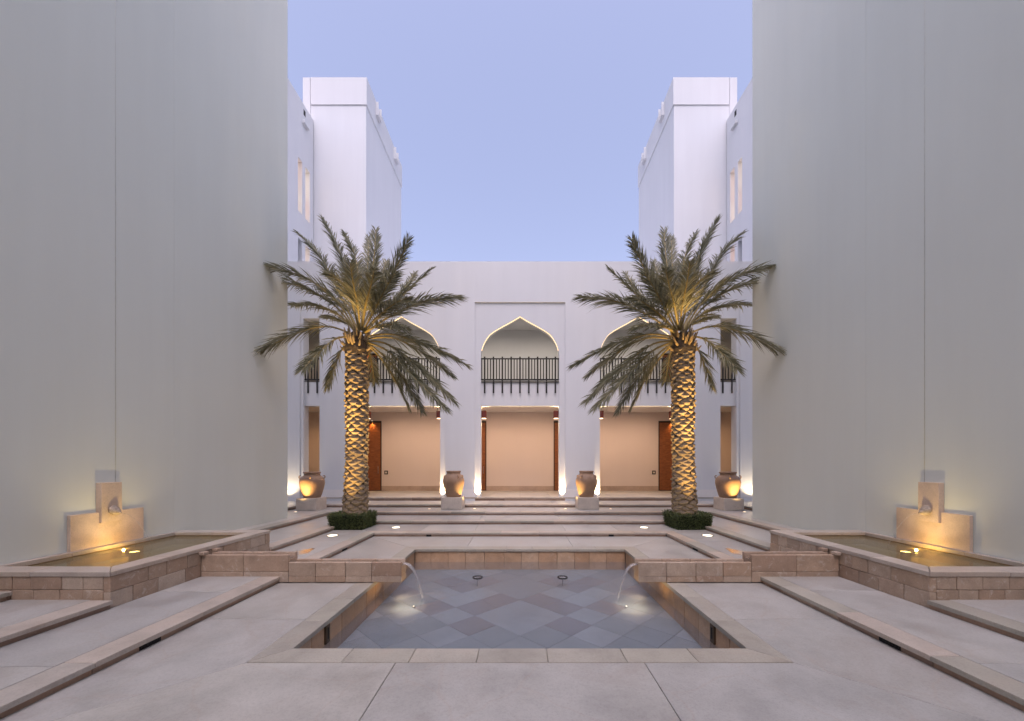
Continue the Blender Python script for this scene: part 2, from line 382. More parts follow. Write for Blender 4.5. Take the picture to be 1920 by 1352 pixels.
def slab(poly, zt, parent, m=PAVING, name='paving_slab', th=T, c=0.004, gap=GAP):
    cx = sum(p[0] for p in poly)/len(poly); cy = sum(p[1] for p in poly)/len(poly)
    # shrink each edge by the joint width
    n = len(poly); area = sum(poly[i][0]*poly[(i+1)%n][1]-poly[(i+1)%n][0]*poly[i][1] for i in range(n))
    if area < 0: poly = poly[::-1]
    out = []
    for i in range(n):
        p0, p1, p2 = Vector(poly[i-1]), Vector(poly[i]), Vector(poly[(i+1) % n])
        d1 = (p1-p0).normalized(); d2 = (p2-p1).normalized()
        n1 = Vector((-d1.y, d1.x)); n2 = Vector((-d2.y, d2.x))
        k = 1 + n1.dot(n2); out.append(tuple(p1 + (n1+n2)*(gap/max(k, .2))))
    mb = MB(); dz = R.uniform(-.0012, .0012)
    mb.prism(out, zt-th+.001, zt+dz, c)
    return obj(name, mb, m, parent)
def rect(x0, x1, y0, y1): return [(x0,y0),(x1,y0),(x1,y1),(x0,y1)]
def cuts(a, b, step, jit=0.0, first=None):
    n = max(1, round((b-a)/step)); p = [a+(b-a)*i/n for i in range(n+1)]
    for i in range(1, n): p[i] += R.uniform(-jit, jit)
    return p

NW, NT = 0.32, 0.055                                       # nosing width and thickness
def nosing(poly, zt, parent): 
    return slab(poly, zt, parent, NOSING if R.random() < .8 else COPING, 'nosing_stone', NT, 0.007, 0.003)
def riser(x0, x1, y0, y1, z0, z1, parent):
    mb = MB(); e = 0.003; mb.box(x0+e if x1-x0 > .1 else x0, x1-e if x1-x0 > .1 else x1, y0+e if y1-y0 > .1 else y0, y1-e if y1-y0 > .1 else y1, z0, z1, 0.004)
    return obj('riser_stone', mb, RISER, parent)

# level 0 paving, mitred round the pool
oX, oY0, oY1, e = PIN+PC, PY0-PC, PY1+PC, SX[1]+.05
eb = SY[1]+.05
slab(rect(-1.32, 1.32, 0.6, oY0), 0, t0); slab(rect(-1.32, 1.32, -2.2, 0.6), 0, t0)
slab(rect(-1.35, 1.35, oY1, eb), 0, t0)
d0 = e-oX
for s in (-1, 1):
    slab([(s*1.32, oY0-d0), (s*e, oY0-d0), (s*oX, oY0), (s*1.32, oY0)], 0, t0)
    slab(rect(s*1.32, s*e, 0.6, oY0-d0), 0, t0); slab(rect(s*1.32, s*e, -2.2, 0.6), 0, t0)
    slab([(s*oX, oY0), (s*e, oY0-d0), (s*e, 5.26), (s*oX, 5.26)], 0, t0)
    for ya, yb in ((5.26, 6.95), (6.95, 8.5)): slab(rect(s*oX, s*e, ya, yb), 0, t0)
    slab([(s*oX, 8.5), (s*e, 8.5), (s*e, oY1+d0), (s*oX, oY1)], 0, t0)
    slab([(s*oX, oY1), (s*e, oY1+d0), (s*e, eb), (s*1.35, eb), (s*1.35, oY1)], 0, t0)

# the steps: nosing stones, recessed risers and tread slabs of each level
def level(k, par, near, far_a, tread_far, step=1.25):
    zt, zb = LV[k], LV[k-1]; a, y = SX[k], SY[k]; rz1 = zt-NT
    # back nosing between the mitres
    if k < 5:
        xs = [-a] + cuts(-a+.9, a-.9, step, .12) + [a]
        for i in range(len(xs)-1):
            q0 = xs[i]-(NW if i == 0 else 0); q1 = xs[i+1]+(NW if i == len(xs)-2 else 0)
            nosing([(xs[i], y), (xs[i+1], y), (q1, y+NW), (q0, y+NW)], zt, par)
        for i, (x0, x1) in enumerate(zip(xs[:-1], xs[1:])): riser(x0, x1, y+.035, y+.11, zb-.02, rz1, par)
        for s in (-1, 1):
            if k == 2: segs = list((lambda q: zip(q[:-1], q[1:]))(cuts(near, 5.325, step, .1))); yc = cuts(8.745, y, step, .1); segs += list(zip(yc[:-1], yc[1:]))
            else: ys = cuts(near, y, step, .1); segs = list(zip(ys[:-1], ys[1:]))
            for i, (y0, y1) in enumerate(segs):
                last = i == len(segs)-1
                nosing([(s*a, y0), (s*(a+NW), y0), (s*(a+NW), y1+(NW if last else 0)), (s*a, y1)], zt, par)
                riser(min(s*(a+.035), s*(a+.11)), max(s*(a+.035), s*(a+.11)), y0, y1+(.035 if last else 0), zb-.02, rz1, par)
    else:
        xs = cuts(-13, 13, step*1.1, .1)
        for x0, x1 in zip(xs[:-1], xs[1:]):
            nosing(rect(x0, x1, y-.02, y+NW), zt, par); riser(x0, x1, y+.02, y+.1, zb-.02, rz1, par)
# treads
level(1, t1, -2.2, 0, 0); level(2, t2, -2.2, 0, 0); level(3, t3, -2.2, 0, 0); level(4, t4, WALL_END, 0, 0); level(5, t5, 0, 0, 0)
def treads(k, par, near):
    zt = LV[k]; a0, a1 = SX[k]+NW, SX[k+1]+.05; y0, y1 = SY[k]+NW, SY[k+1]+.05
    xs = [-1.37, 1.37]
    slab(rect(-1.37, 1.37, y0, y1), zt, par)
    for s in (-1, 1):
        m = (1.37+a0)/2
        slab(rect(s*1.37, s*m, y0, y1), zt, par)
        slab([(s*m, y0), (s*a0, y0), (s*a1, y1), (s*m, y1)], zt, par)
        ys = cuts(near, SY[k]-1.2, 1.9, .15)
        for ya, yb in zip(ys[:-1], ys[1:]): slab(rect(s*a0, s*a1, ya, yb), zt, par)
        slab([(s*a0, ys[-1]), (s*a1, ys[-1]), (s*a1, y1), (s*a0, y0)], zt, par)
treads(1, t1, -2.2); treads(2, t2, -2.2)
for s in (-1, 1):
    for ya, yb in (lambda q: zip(q[:-1], q[1:]))(cuts(-2.2, SY[3]+NW, 1.9, .1)): slab(rect(s*(SX[3]+NW), s*8.85, ya, yb), LV[3], t3)
    for xa, xb in ((1.37, 4.1), (4.1, 6.6), (6.6, 8.85)): slab(rect(s*xa, s*xb, SY[3]+NW, SY[4]+.05), LV[3], t3)
    for xa, xb in ((1.37, 4.1), (4.1, 6.6), (6.6, 9.12), (9.12, 13)): slab(rect(s*xa, s*xb, SY[4]+NW, SY[5]+.05), LV[4], t4)
    for ya, yb in ((WALL_END, 14.4), (14.4, SY[4]+NW)): slab(rect(s*(SX[4]+NW), s*13, ya, yb), LV[4], t4)
    for xa, xb in ((0, 1.4), (1.4, 2.8), (2.8, 4.2), (4.2, 5.6), (5.6, 7.0), (7.0, 8.4), (8.4, 9.8), (9.8, 12)):
        for ya, yb in ((SY[5]+NW, 19.2), (19.2, 20.5), (20.5, 21.6)): slab(rect(s*xa, s*xb, ya, yb), LV[5], t5)
slab(rect(-1.37, 1.37, SY[3]+NW, SY[4]+.05), LV[3], t3); slab(rect(-1.37, 1.37, SY[4]+NW, SY[5]+.05), LV[4], t4)

# drain grilles set in the risers
def grille(x0, x1, y0, y1, z0, z1, parent):
    mb = MB(); mb.box(x0, x1, y0, y1, z0, z1)
    o = obj('drain_grille', mb, GRILLE, parent); 
    nb = 7; mb = MB()
    for i in range(nb):
        f = (i+.5)/nb
        if x1-x0 > y1-y0: xx = x0+(x1-x0)*f; mb.box(xx-.004, xx+.004, y0-.006, y0+.001, z0, z1)
        else:
            yy = y0+(y1-y0)*f; xx = x0 if x0 > 0 else x1; sg = -1 if x0 > 0 else 1
            mb.box(xx+sg*.006, xx-sg*.001, yy-.004, yy+.004, z0, z1)
    obj('grille_bars', mb, METAL, o)
for s in (-1, 1):
    grille(s*2.66-.075, s*2.66+.075, SY[1]+.031, SY[1]+.04, 0.002, LV[1]-NT-.004, t1)
    for y in (4.48, 9.45):
        xa, xb = sorted((s*(SX[1]+.030), s*(SX[1]+.04))); grille(xa, xb, y-.13, y+.13, 0.002, LV[1]-NT-.004, t1)

# ---------------------------------------------------------------- pool
WZ, FZ = -0.32, -0.50
mb = MB(); mb.box(-PIN-.2, PIN+.2, PY0-.2, PY1+.2, -1.3, FZ-.02)
pool = obj('pool_basin', mb, GROUT, kind='structure')
def clip(poly, axis, val, keep_less):
    out = []
    for i in range(len(poly)):
        p, q = poly[i-1], poly[i]
        ip = (p[axis] <= val) if keep_less else (p[axis] >= val); iq = (q[axis] <= val) if keep_less else (q[axis] >= val)
        if ip != iq:
            t = (val-p[axis])/(q[axis]-p[axis]); out.append((p[0]+(q[0]-p[0])*t, p[1]+(q[1]-p[1])*t))
        if iq: out.append(q)
    return out
hd = 0.39; ty = 5.87
def pool_tile(poly, m):
    for ax, v, kl in ((0, -PIN, False), (0, PIN, True), (1, PY0, False), (1, PY1, True)):
        poly = clip(poly, ax, v, kl)
        if len(poly) < 3: return
    ar = abs(sum(poly[i-1][0]*poly[i][1]-poly[i][0]*poly[i-1][1] for i in range(len(poly))))/2
    if ar > .004: slab(poly, FZ, pool, m, 'pool_tile', 0.018, 0.003, 0.003)
shades = {}
for n in range(-8, 9):
    for mm in range(-6, 12):
        if (n+mm) % 2 == 0: continue
        cx, cy = n*hd, ty+mm*hd
        if abs(n) <= 1 and abs(cy-(ty+2*hd)) < hd*1.2 and False: continue
        big = False
        for j in range(-2, 4):
            bc = ty+2*hd+4*hd*j
            if abs(cx)+abs(cy-bc) < 2*hd-.01: big = True
        if big: continue
        key = (abs(n), mm)
        if key not in shades: shades[key] = R.choices([0, 1, 2], [5, 4, 3])[0]
        if key in ((4, 3), (2, 3), (5, 1)): shades[key] = 1
        if key in ((3, 2),): shades[key] = 2
        # centres sit on odd sums so that vertices fall on even sums
        pool_tile([(cx-hd, cy), (cx, cy-hd), (cx+hd, cy), (cx, cy+hd)], TILE[shades[key]])
for j in range(-2, 4):
    cy = ty+2*hd+4*hd*j
    pool_tile([(-2*hd, cy), (0, cy-2*hd), (2*hd, cy), (0, cy+2*hd)], TILE[2 if j == 0 else 0])

def stone_block(x0, x1, y0, y1, z0, z1, parent, m=BLOCK, name='stone_block', c=0.008, j=0.003, gap=0.003):
    dx = dy = 0
    if x1-x0 < y1-y0: dx = R.uniform(-j, j)
    else: dy = R.uniform(-j, j)
    mb = MB(); mb.box(x0+gap*(x1-x0 > .05)+dx*0, x1-gap, y0+gap, y1-gap, z0+gap*.5, z1-gap*.5, c)
    o = obj(name, mb, m, parent); o.location = (dx, dy, 0); return o
# pool walls below the coping, then the coping
WT = 0.10
for y0, y1 in ((PY1+.025, PY1+.025+WT), (PY0-.025-WT, PY0-.025)):
    xs = cuts(-PIN-.02, PIN+.02, .43, .05)
    for a, b in zip(xs[:-1], xs[1:]): stone_block(a, b, y0, y1, FZ-.1, -.062, pool, POOL_STONE, 'wall_stone', .005)
for s in (-1, 1):
    ys = cuts(PY0-.02, PY1+.02, .43, .05)
    for a, b in zip(ys[:-1], ys[1:]):
        xa, xb = sorted((s*(PIN+.025), s*(PIN+.025+WT))); stone_block(xa, xb, a, b, FZ-.1, -.062, pool, POOL_STONE, 'wall_stone', .005)
def coping(poly): slab(poly, 0.002, pool, COPING, 'coping_stone', 0.062, 0.006, 0.0025)
for yi, yo in ((PY0, oY0), (PY1, oY1)):
    xs = [-PIN] + cuts(-1.9, 1.9, .75, .1) + [PIN]
    for i, (a, b) in enumerate(zip(xs[:-1], xs[1:])):
        coping([(a, yi), (b, yi), (b+(PC if i == len(xs)-2 else 0), yo), (a-(PC if i == 0 else 0), yo)])
for s in (-1, 1):
    ys = [PY0] + cuts(PY0+.8, PY1-.8, .8, .1) + [PY1]
    for i, (a, b) in enumerate(zip(ys[:-1], ys[1:])):
        coping([(s*PIN, a), (s*PIN, b), (s*oX, b+(PC if i == len(ys)-2 else 0)), (s*oX, a-(PC if i == 0 else 0))])
    # slotted skimmer plate in the side wall
    ya = 5.22; xa, xb = sorted((s*(PIN-.002), s*(PIN+.03)))
    mb = MB(); mb.box(xa, xb, ya-.055, ya+.055, -.31, -.063, .004); sk = obj('skimmer_plate', mb, m_plain('bronze_plate', (0.10,0.07,0.045), 0.5, .6), pool)
    mb = MB(); xc = s*(PIN-.004); mb.box(xc-.003, xc+.003, ya-.012, ya+.012, -.25, -.10); obj('slot', mb, GRILLE, sk)
mb = MB(); mb.add([(-PIN-.02, PY0-.02, WZ), (PIN+.02, PY0-.02, WZ), (PIN+.02, PY1+.02, WZ), (-PIN-.02, PY1+.02, WZ)], [(0,1,2,3)])
obj('pool_water', mb, WATER_POOL, kind='structure')

for s in (-1, 1):
    # ring-shaped water jets standing in the pool
    x, y = s*.91, 8.28
    jt = thing('pool_jet', f'round steel water jet ringed by ripples in the pool, {SIDE[s]} of centre', 'water jet', (x, y, FZ), 'jets in the pool')
    mb = MB(); mb.lathe([(.006, 0), (.006, .155), (.09, .165), (.108, .175), (.112, .192), (.105, .198), (.09, .196), (.085, .178), (.0, .172)], x, y, FZ, 32); obj('nozzle', mb, METAL, jt, True)
    mb = MB(); mb.lathe([(0, .192), (.035, .190), (.085, .183)], x, y, FZ, 24); obj('bubbling_water', mb, STREAM, jt, True)
    # lamp under each spout
    x, y = s*1.93, 7.02
    lm = thing('underwater_lamp', f'small glowing underwater lamp on the pool floor below the {SIDE[s]} spout', 'lamp', (x, y, FZ), 'underwater pool lamps')
    mb = MB(); mb.lathe([(.022, 0), (.022, .025), (.014, .03)], x, y, FZ, 20); obj('housing', mb, STEEL, lm, True)
    mb = MB(); mb.lathe([(.014, .0295), (.0, .032)], x, y, FZ, 20); obj('lens', mb, LENS, lm)
    light('SPOT', 'lamp_light', (s*2.22, 7.0, -.04), 17.0, (1.0, .78, .52), lm, (s*1.93, 7.06, FZ), .05, 110, 1.0)  # added unseen source under the trough mouth, spreads the glow on the floor
    light('SPOT', 'spout_light', (x, y, FZ+.07), 12.0, (1.0, .60, .20), lm, (s*2.35, 7.0, .15), .02, 95, .8)

# ---------------------------------------------------------------- fountains: basin, trough, wall slab
BA, BY0, BY1, BZ = 5.65, 5.33, 8.74, 0.618
for s in (-1, 1):
    sd = SIDE[s]
    fb = thing('fountain_basin', f'raised stone basin of tan blocks with a water trough, along the {sd} wall', 'fountain basin', (s*6.6, 7.0, LV[1]), 'raised fountain basins')
    def X(a, b): return tuple(sorted((s*a, s*b)))
    # inner shell
    mb = MB()
    mb.box(*X(BA+.10, WALL_A), BY0+.10, BY1-.10, LV[1], .30)
    mb.box(*X(BA+.10, BA+.26), BY0+.10, BY1-.10, .30, BZ-.062); mb.box(*X(BA+.26, WALL_A), BY0+.10, BY0+.26, .30, BZ-.062)
    mb.box(*X(BA+.26, WALL_A), BY1-.26, BY1-.10, .30, BZ-.062); mb.box(*X(WALL_A-.10, WALL_A), BY0+.26, BY1-.26, .30, BZ-.062)
    obj('basin_shell', mb, BLOCK, fb)
    # block courses: long face, front face, far end
    zc = [LV[1]-.02, .335, BZ-.062]
    for r in (0, 1):
        ys = cuts(BY0, BY1, .37, .07)
        if r: ys = [ys[0]] + [v+.16 for v in ys[1:-1]] + [ys[-1]]
        for a, b in zip(ys[:-1], ys[1:]):
            if r == 1 and a < 6.98 and b > 6.86 and False: continue
            stone_block(*X(BA, BA+.10), a, b, zc[r], zc[r+1], fb, j=.005)
        xs = cuts(BA+.10, WALL_A, .34, .06); zf = [LV[2]-.03, .37, BZ-.062]
        for a, b in zip(xs[:-1], xs[1:]):
            stone_block(*X(a, b), BY0, BY0+.10, zf[r], zf[r+1], fb, j=.005)
            stone_block(*X(a, b), BY1-.10, BY1, zf[r], zf[r+1], fb, j=.005)
    # coping
    def cop(poly): slab(poly, BZ, fb, NOSING, 'coping_stone', .062, .008, .003)
    o = -.012; W = .30
    ys = [BY0] + cuts(BY0+.9, BY1-.9, .8, .1) + [BY1]
    for i, (a, b) in enumerate(zip(ys[:-1], ys[1:])):
        f, l_ = i == 0, i == len(ys)-2
        cop([(s*(BA+o), a+(o if f else 0)), (s*(BA+o), b-(o if l_ else 0)), (s*(BA+W), b-(W if l_ else 0)), (s*(BA+W), a+(W if f else 0))])
    for yo, yi in ((BY0+o, BY0+W), (BY1-o, BY1-W)):
        m_ = 6.75; cop([(s*(BA+o), yo), (s*m_, yo), (s*m_, yi), (s*(BA+W), yi)]); cop(rect(*X(m_, WALL_A), *sorted((yo, yi))))
    ys = cuts(BY0+W, BY1-W, .9, .08)
    for a, b in zip(ys[:-1], ys[1:]): cop(rect(*X(WALL_A-.12, WALL_A), a, b))
    # trough: high run on the lower terrace, low run to the pool
    TY0, TY1, TW = 6.84, 7.145, .07
    def run(a0, a1, z0, ztop, zmid, step, bottom):
        xs = cuts(a0, a1, step, .03)
        for a, b in zip(xs[:-1], xs[1:]):
            for y0, y1 in ((TY0, TY0+TW), (TY1-TW, TY1)):
                stone_block(*X(a, b), y0, y1, zmid, ztop, fb, j=.002, name='trough_stone'); stone_block(*X(a, b), y0, y1, z0, zmid, fb, j=.002, name='trough_stone')
        mb = MB(); mb.box(*X(a0+.004, a1), TY0+TW, TY1-TW, z0+.003, bottom); obj('trough_bed', mb, BLOCK, fb)
        mb = MB(); xa, xb = X(a0+.006, a1-.002); mb.box(xa, xb, TY0+TW, TY1-TW, bottom+.002, bottom+.03); obj('trough_water', mb, WATER_FILM, fb)
    run(2.10, 4.10, .012, .368, .119, .57, .285)
    run(4.10, BA-.002, .012, .499, .20, .75, .41)
    # small upright stones where the trough leaves the basin
    for y0, y1 in ((TY0-.06, TY0+TW), (TY1-TW, TY1+.06)): stone_block(*X(BA-.10, BA-.004), y0, y1, .50, BZ-.06, fb, name='outlet_stone')
    mb = MB(); wz = .545
    xa, xb = X(BA+.24, WALL_A-.02); mb.add([(xa, BY0+.2, wz), (xb, BY0+.2, wz), (xb, BY1-.2, wz), (xa, BY1-.2, wz)], [(0,1,2,3)])
    obj('basin_water', mb, WATER_BASIN, kind='structure')
    # water falling from the trough mouth into the pool
    mb = MB(); vs = []; nS, nT = 7, 14
    for i in range(nT+1):
        t = i/nT; wdt = .046*(1-.45*t)+.010
        for k in range(nS+1):
            u = k/nS*2-1
            a = 2.115 - .015 - .33*t**.62; zz = .305 - .625*t**1.55 + .012*(1-u*u)
            vs.append((s*(a+.010*math.sin(k*2.1+i*.5)), (TY0+TY1)/2 + u*wdt + .004*math.sin(i*1.3+k), zz))
    fs = []
    for i in range(nT):
        for k in range(nS):
            q = i*(nS+1)+k; fs.append((q, q+1, q+nS+2, q+nS+1))
    mb.add(vs, fs); o_ = obj('water_spill', mb, STREAM, smooth=True)
    tag(o_, f'sheet of water spilling from the {sd} trough mouth into the pool', 'water', 'water spilling into the pool')
    sol = o_.modifiers.new('thickness', 'SOLIDIFY'); sol.thickness = .012
    # wall slab with upright block and spout
    ws = thing('fountain_spout', f'stone slab with upright block and carved spout on the {sd} wall', 'wall fountain', (s*WALL_A, 7.1, .5), 'wall fountains')
    mb = MB(); mb.box(*X(WALL_A-.06, WALL_A-.002), 6.525, 7.80, .45, 1.238, .004)
    obj('slab', mb, PANEL_STONE, ws)
    mb = MB(); mb.box(*X(WALL_A-.107, WALL_A-.001), 6.97, 7.33, 1.04, 1.77, .004); obj('upright_block', mb, PANEL_STONE, ws)
    # carved spout: a ribbed bud that tapers to a small nozzle
    prof = [(.0, 0), (.085, .0), (.118, .03), (.125, .065), (.117, .072), (.118, .10), (.104, .106), (.10, .14), (.08, .146), (.07, .175), (.045, .18), (.036, .215), (.022, .225), (.020, .25), (.012, .252), (.011, .23)]
    mb = MB(); nn = 28; cy, cz = 7.15, 1.27; vs = []; fs = []
    tilt = -.25
    for r, h in prof:
        for i in range(nn):
            a = 2*math.pi*i/nn; rr = r*.70*(1+.035*math.cos(a*9))
            yy, zz = rr*math.cos(a), rr*math.sin(a)
            hh = h*math.cos(tilt) - zz*math.sin(tilt)*.3; zz = zz + h*math.sin(tilt)
            vs.append((s*(WALL_A-.105-hh*.7), cy+yy, cz+zz))
    for k in range(len(prof)-1):
        for i in range(nn):
            a, b = k*nn+i, k*nn+(i+1) % nn; fs.append((a, b, b+nn, a+nn))
    mb.add(vs, fs); obj('spout', mb, m_plain('weathered_spout', (0.46,0.37,0.28), .5, noise=.5, scale=25), ws, True)
    # thin jet of water
    pts = []
    for i in range(15):
        t = i/14; pts.append((s*(WALL_A-.28-.42*t), 7.15+.16*t, 1.20-.65*t*t-.0*t))
    mb = MB(); mb.tube(pts, .0022, 6); tag(obj('water_jet', mb, STREAM, smooth=True), f'thin arc of water from the {sd} wall spout', 'water', 'thin water arcs')
    # lamp in the basin
    x, y = s*6.98, 7.0
    bl = thing('basin_lamp', f'bright yellow lamp shining in the water of the {sd} basin', 'lamp', (x, y, .30), 'lamps in the basins')
    mb = MB(); mb.lathe([(.075, 0), (.075, .215), (.07, .222)], x, y, .30, 24); obj('housing', mb, STEEL, bl, True)
    mb = MB(); mb.lathe([(.07, .221), (0, .225)], x, y, .30, 24); obj('lens', mb, m_glow('basin_lens', (1.0,.78,.30), 8.0), bl)
    light('SPOT', 'lamp_light', (x, y, .53), 62.0, (1.0, .80, .50), bl, (s*7.5, 7.12, 1.75), .03, 110, 1.0)
    light('POINT', 'lamp_light', (s*7.30, 7.12, .56), 4.6, (1.0, .58, .12), bl, size=.02)

# ---------------------------------------------------------------- tall side wings
for s in (-1, 1):
    sd = SIDE[s]
    wg = thing('building_wing', f'tall blank plastered wing close by on the {sd}', 'building', (s*10.5, 5, 0), 'near plaster wings')
    def X(a, b): return tuple(sorted((s*a, s*b)))
    YJ = 8.55
    mb = MB(); mb.box(*X(WALL_A+.005, 13.5), -9, WALL_END-.02, -1, 21.95); obj('wall_core', mb, PLASTER_NEAR, wg)
    mb = MB(); mb.box(*X(WALL_A, WALL_A+.3), -9, YJ-.003, -1, 22, .003); obj('wall', mb, PLASTER_NEAR, wg)
    mb = MB(); mb.box(*X(WALL_A, WALL_A+.3), YJ+.003, WALL_END, -1, 22, .003); obj('wall', mb, PLASTER_NEAR, wg)
    mb = MB(); mb.tube([(s*(WALL_A-.001), 7.31, 1.7), (s*(WALL_A-.001), 7.31, 21.9)], .005, 8); obj('conduit', mb, m_plain('conduit_paint', (.66,.67,.62), .7), wg, True)

mb = MB(); mb.box(-13.5, 13.5, -10.5, -9.02, -1, 17)  # added out of view: blocks sky light so the near walls darken
tag(obj('rear_sky_blocker', mb, PLASTER_NEAR), 'plain plastered block added unseen behind the viewer to darken the near walls', 'building')
# ---------------------------------------------------------------- arcade building
FY, PYN, FB = 17.40, 17.465, 17.85
PZ, TOPZ, Z5 = 9.41, 11.24, LV[5]
arc = thing('arcade_building', 'white two-storey arcade with three pointed arches behind the steps', 'building', (0, FY, Z5))
HW, SPR = 1.767, 7.03
raw = [(233,410),(231,385),(217,340),(187,291),(156,265),(115,240),(55,207),(0,174)]
ctrl = [(dx/233*HW, SPR+(410-y)*.00752) for dx, y in raw]
def crom(p, n=5):
    out = []
    for i in range(len(p)-1):
        p0, p1, p2, p3 = p[max(i-1,0)], p[i], p[i+1], p[min(i+2,len(p)-1)]
        for k in range(n):
            t = k/n
            out.append(tuple(.5*((2*b)+(c-a)*t+(2*a-5*b+4*c-d)*t*t+(-a+3*b-3*c+d)*t**3) for a,b,c,d in zip(p0,p1,p2,p3)))
    return out+[p[-1]]
half = crom(ctrl, 6); half[0] = (HW, SPR)
arch = [(-x, z) for x, z in half] + [(x, z) for x, z in half[::-1][1:]]
wall = MB()
def fbox(x0, x1, z0, z1, y0=FY, y1=FB): wall.box(x0, x1, y0, y1, z0, z1)
fbox(-14, 14, PZ, TOPZ)
for s in (-1, 1):
    def X(a, b): return tuple(sorted((s*a, s*b)))
    fbox(*X(2.03, 3.36), Z5-.4, PZ); fbox(*X(7.41, 9.02), Z5-.4, PZ)
    fbox(*X(9.02, 9.75), 8.68, PZ); fbox(*X(9.02, 9.75), 4.76, 5.85, FY+.08); fbox(*X(9.75, 9.89), Z5-.4, PZ); fbox(*X(9.89, 14), Z5-.4, PZ, FY-.03)
BAYS = (-5.374, 0.0, 5.374)
for bx in BAYS:
    lo, hi = (bx-2.03, bx+2.03) if bx == 0 else ((3.36, 7.41) if bx > 0 else (-7.41, -3.36))
    wall.box(lo, bx-HW, PYN, FB, Z5-.4, PZ); wall.box(bx+HW, hi, PYN, FB, Z5-.4, PZ)
    wall.box(bx-HW, bx+HW, PYN+.07, FB, 4.76, 5.85)
    n = len(arch); vs = []
    for y in (PYN, FB):
        vs += [(bx+x, y, z) for x, z in arch] + [(bx+x, y, PZ) for x, z in arch]
    fs = []
    for i in range(n-1):
        fs += [(i, i+1, n+i+1, n+i), (2*n+i+1, 2*n+i, 3*n+i, 3*n+i+1), (i+1, i, 2*n+i, 2*n+i+1)]
    wall.add(vs, fs)
obj('facade_wall', wall, PLASTER, arc)
# plinth course
for s in (-1, 1):
    for a, b in ((2.03, 3.36), (7.41, 9.02)):
        xa, xb = sorted((s*a, s*b)); mb = MB(); mb.box(xa-.0, xb+.0, FY-.012, FY+.02, Z5, .97, .004); obj('skirting', mb, m_plaster('skirting_plaster', (.72,.70,.69)) if s == -1 and a == 2.03 else bpy.data.materials['skirting_plaster'], arc)
    mb = MB(); xa, xb = sorted((s*9.89, s*13.9)); mb.box(xa, xb, FY-.042, FY, Z5, .97, .004); obj('skirting', mb, bpy.data.materials['skirting_plaster'], arc)
# galleries: back wall, ceilings, roof
GY = 21.6
mb = MB(); mb.box(-14, 14, GY, GY+.3, Z5-.4, 5.4); obj('gallery_wall', mb, PLASTER_IN, arc)
mb = MB(); mb.box(-14, 14, GY, GY+.3, 5.4, TOPZ-.05); obj('upper_gallery_wall', mb, PLASTER, arc)
mb = MB(); mb.box(-14, 14, FB+.002, GY-.002, 5.02, 5.83); obj('gallery_ceiling', mb, m_plaster('ceiling_plaster', (.78,.74,.70), streak=.01), arc)
mb = MB(); mb.box(-14, 14, FB+.002, GY-.002, 9.6, TOPZ-.1); mb.box(-14, 14, GY+.3, 45, 10.6, TOPZ-.1); obj('roof', mb, PLASTER, arc)
mb = MB(); mb.box(-14, -13.7, FB, GY, Z5, 9.6); mb.box(13.7, 14, FB, GY, Z5, 9.6); obj('end_wall', mb, PLASTER_IN, arc)
mb = MB(); mb.box(-13, 13, GY-.015, GY, Z5, .90, .003); obj('gallery_skirting', mb, m_stone('skirting_stone', [(.48,.36,.29)], bump=.1), arc)
mb = MB(); mb.box(-13, 13, FB+.01, GY-.001, 5.832, 5.85); obj('upper_floor', mb, PAVING, arc)
# doors
def door(x0, x1, z0, z1, arcp, lampz):
    mb = MB(); mb.box(x0, x1, GY-.03, GY-.016, z0, z1); fr = obj('door', mb, m_dark, arcp)
    mb = MB(); mb.box(x0+.05, x1-.05, GY-.06, GY-.032, z0+.02, z1-.10, .004); obj('door_leaf', mb, WOOD, fr)
    mb = MB(); hx = x1-.16; mb.tube([(hx, GY-.10, z0+.95), (hx, GY-.10, z0+1.35)], .012, 8); obj('handle', mb, STEEL, fr, True)
    mb = MB(); cx = (x0+x1)/2+.12; mb.lathe([(.05, 0), (.05, .05), (0, .05)], cx, GY-.13, z1+.0, 16); dl = obj('door_lamp', mb, STEEL, arcp)
    mb = MB(); mb.lathe([(0, -.004), (.043, -.003)], cx, GY-.13, z1+.0, 16); obj('lens', mb, LENS_S, dl)
    light('SPOT', 'door_light', (cx, GY-.17, z1-.02), lampz, (1.0, .55, .22), arcp, (cx, GY-.02, z1-1.2), .02, 85, .9)
m_dark = m_plain('door_frame', (.025,.014,.010), .5)
for s in (-1, 1):
    for a0, a1 in ((1.88, 3.1), (7.73, 8.95)):
        xa, xb = sorted((s*a0, s*a1))
        door(xa, xb, Z5+.02, 4.53, arc, 40.0)
    xa, xb = sorted((s*7.95, s*9.2)); door(xa, xb, 5.87, 8.3, arc, 16.0)
    # switch plate
    mb = MB(); mb.box(s*7.475-.10, s*7.475+.10, GY-.03, GY-.001, 1.55, 1.76, .004); sw = obj('switch_plate', mb, m_dark, arc)
    mb = MB(); mb.box(s*7.475-.05, s*7.475+.05, GY-.034, GY-.03, 1.605, 1.705); obj('switch', mb, PLINTH, sw)
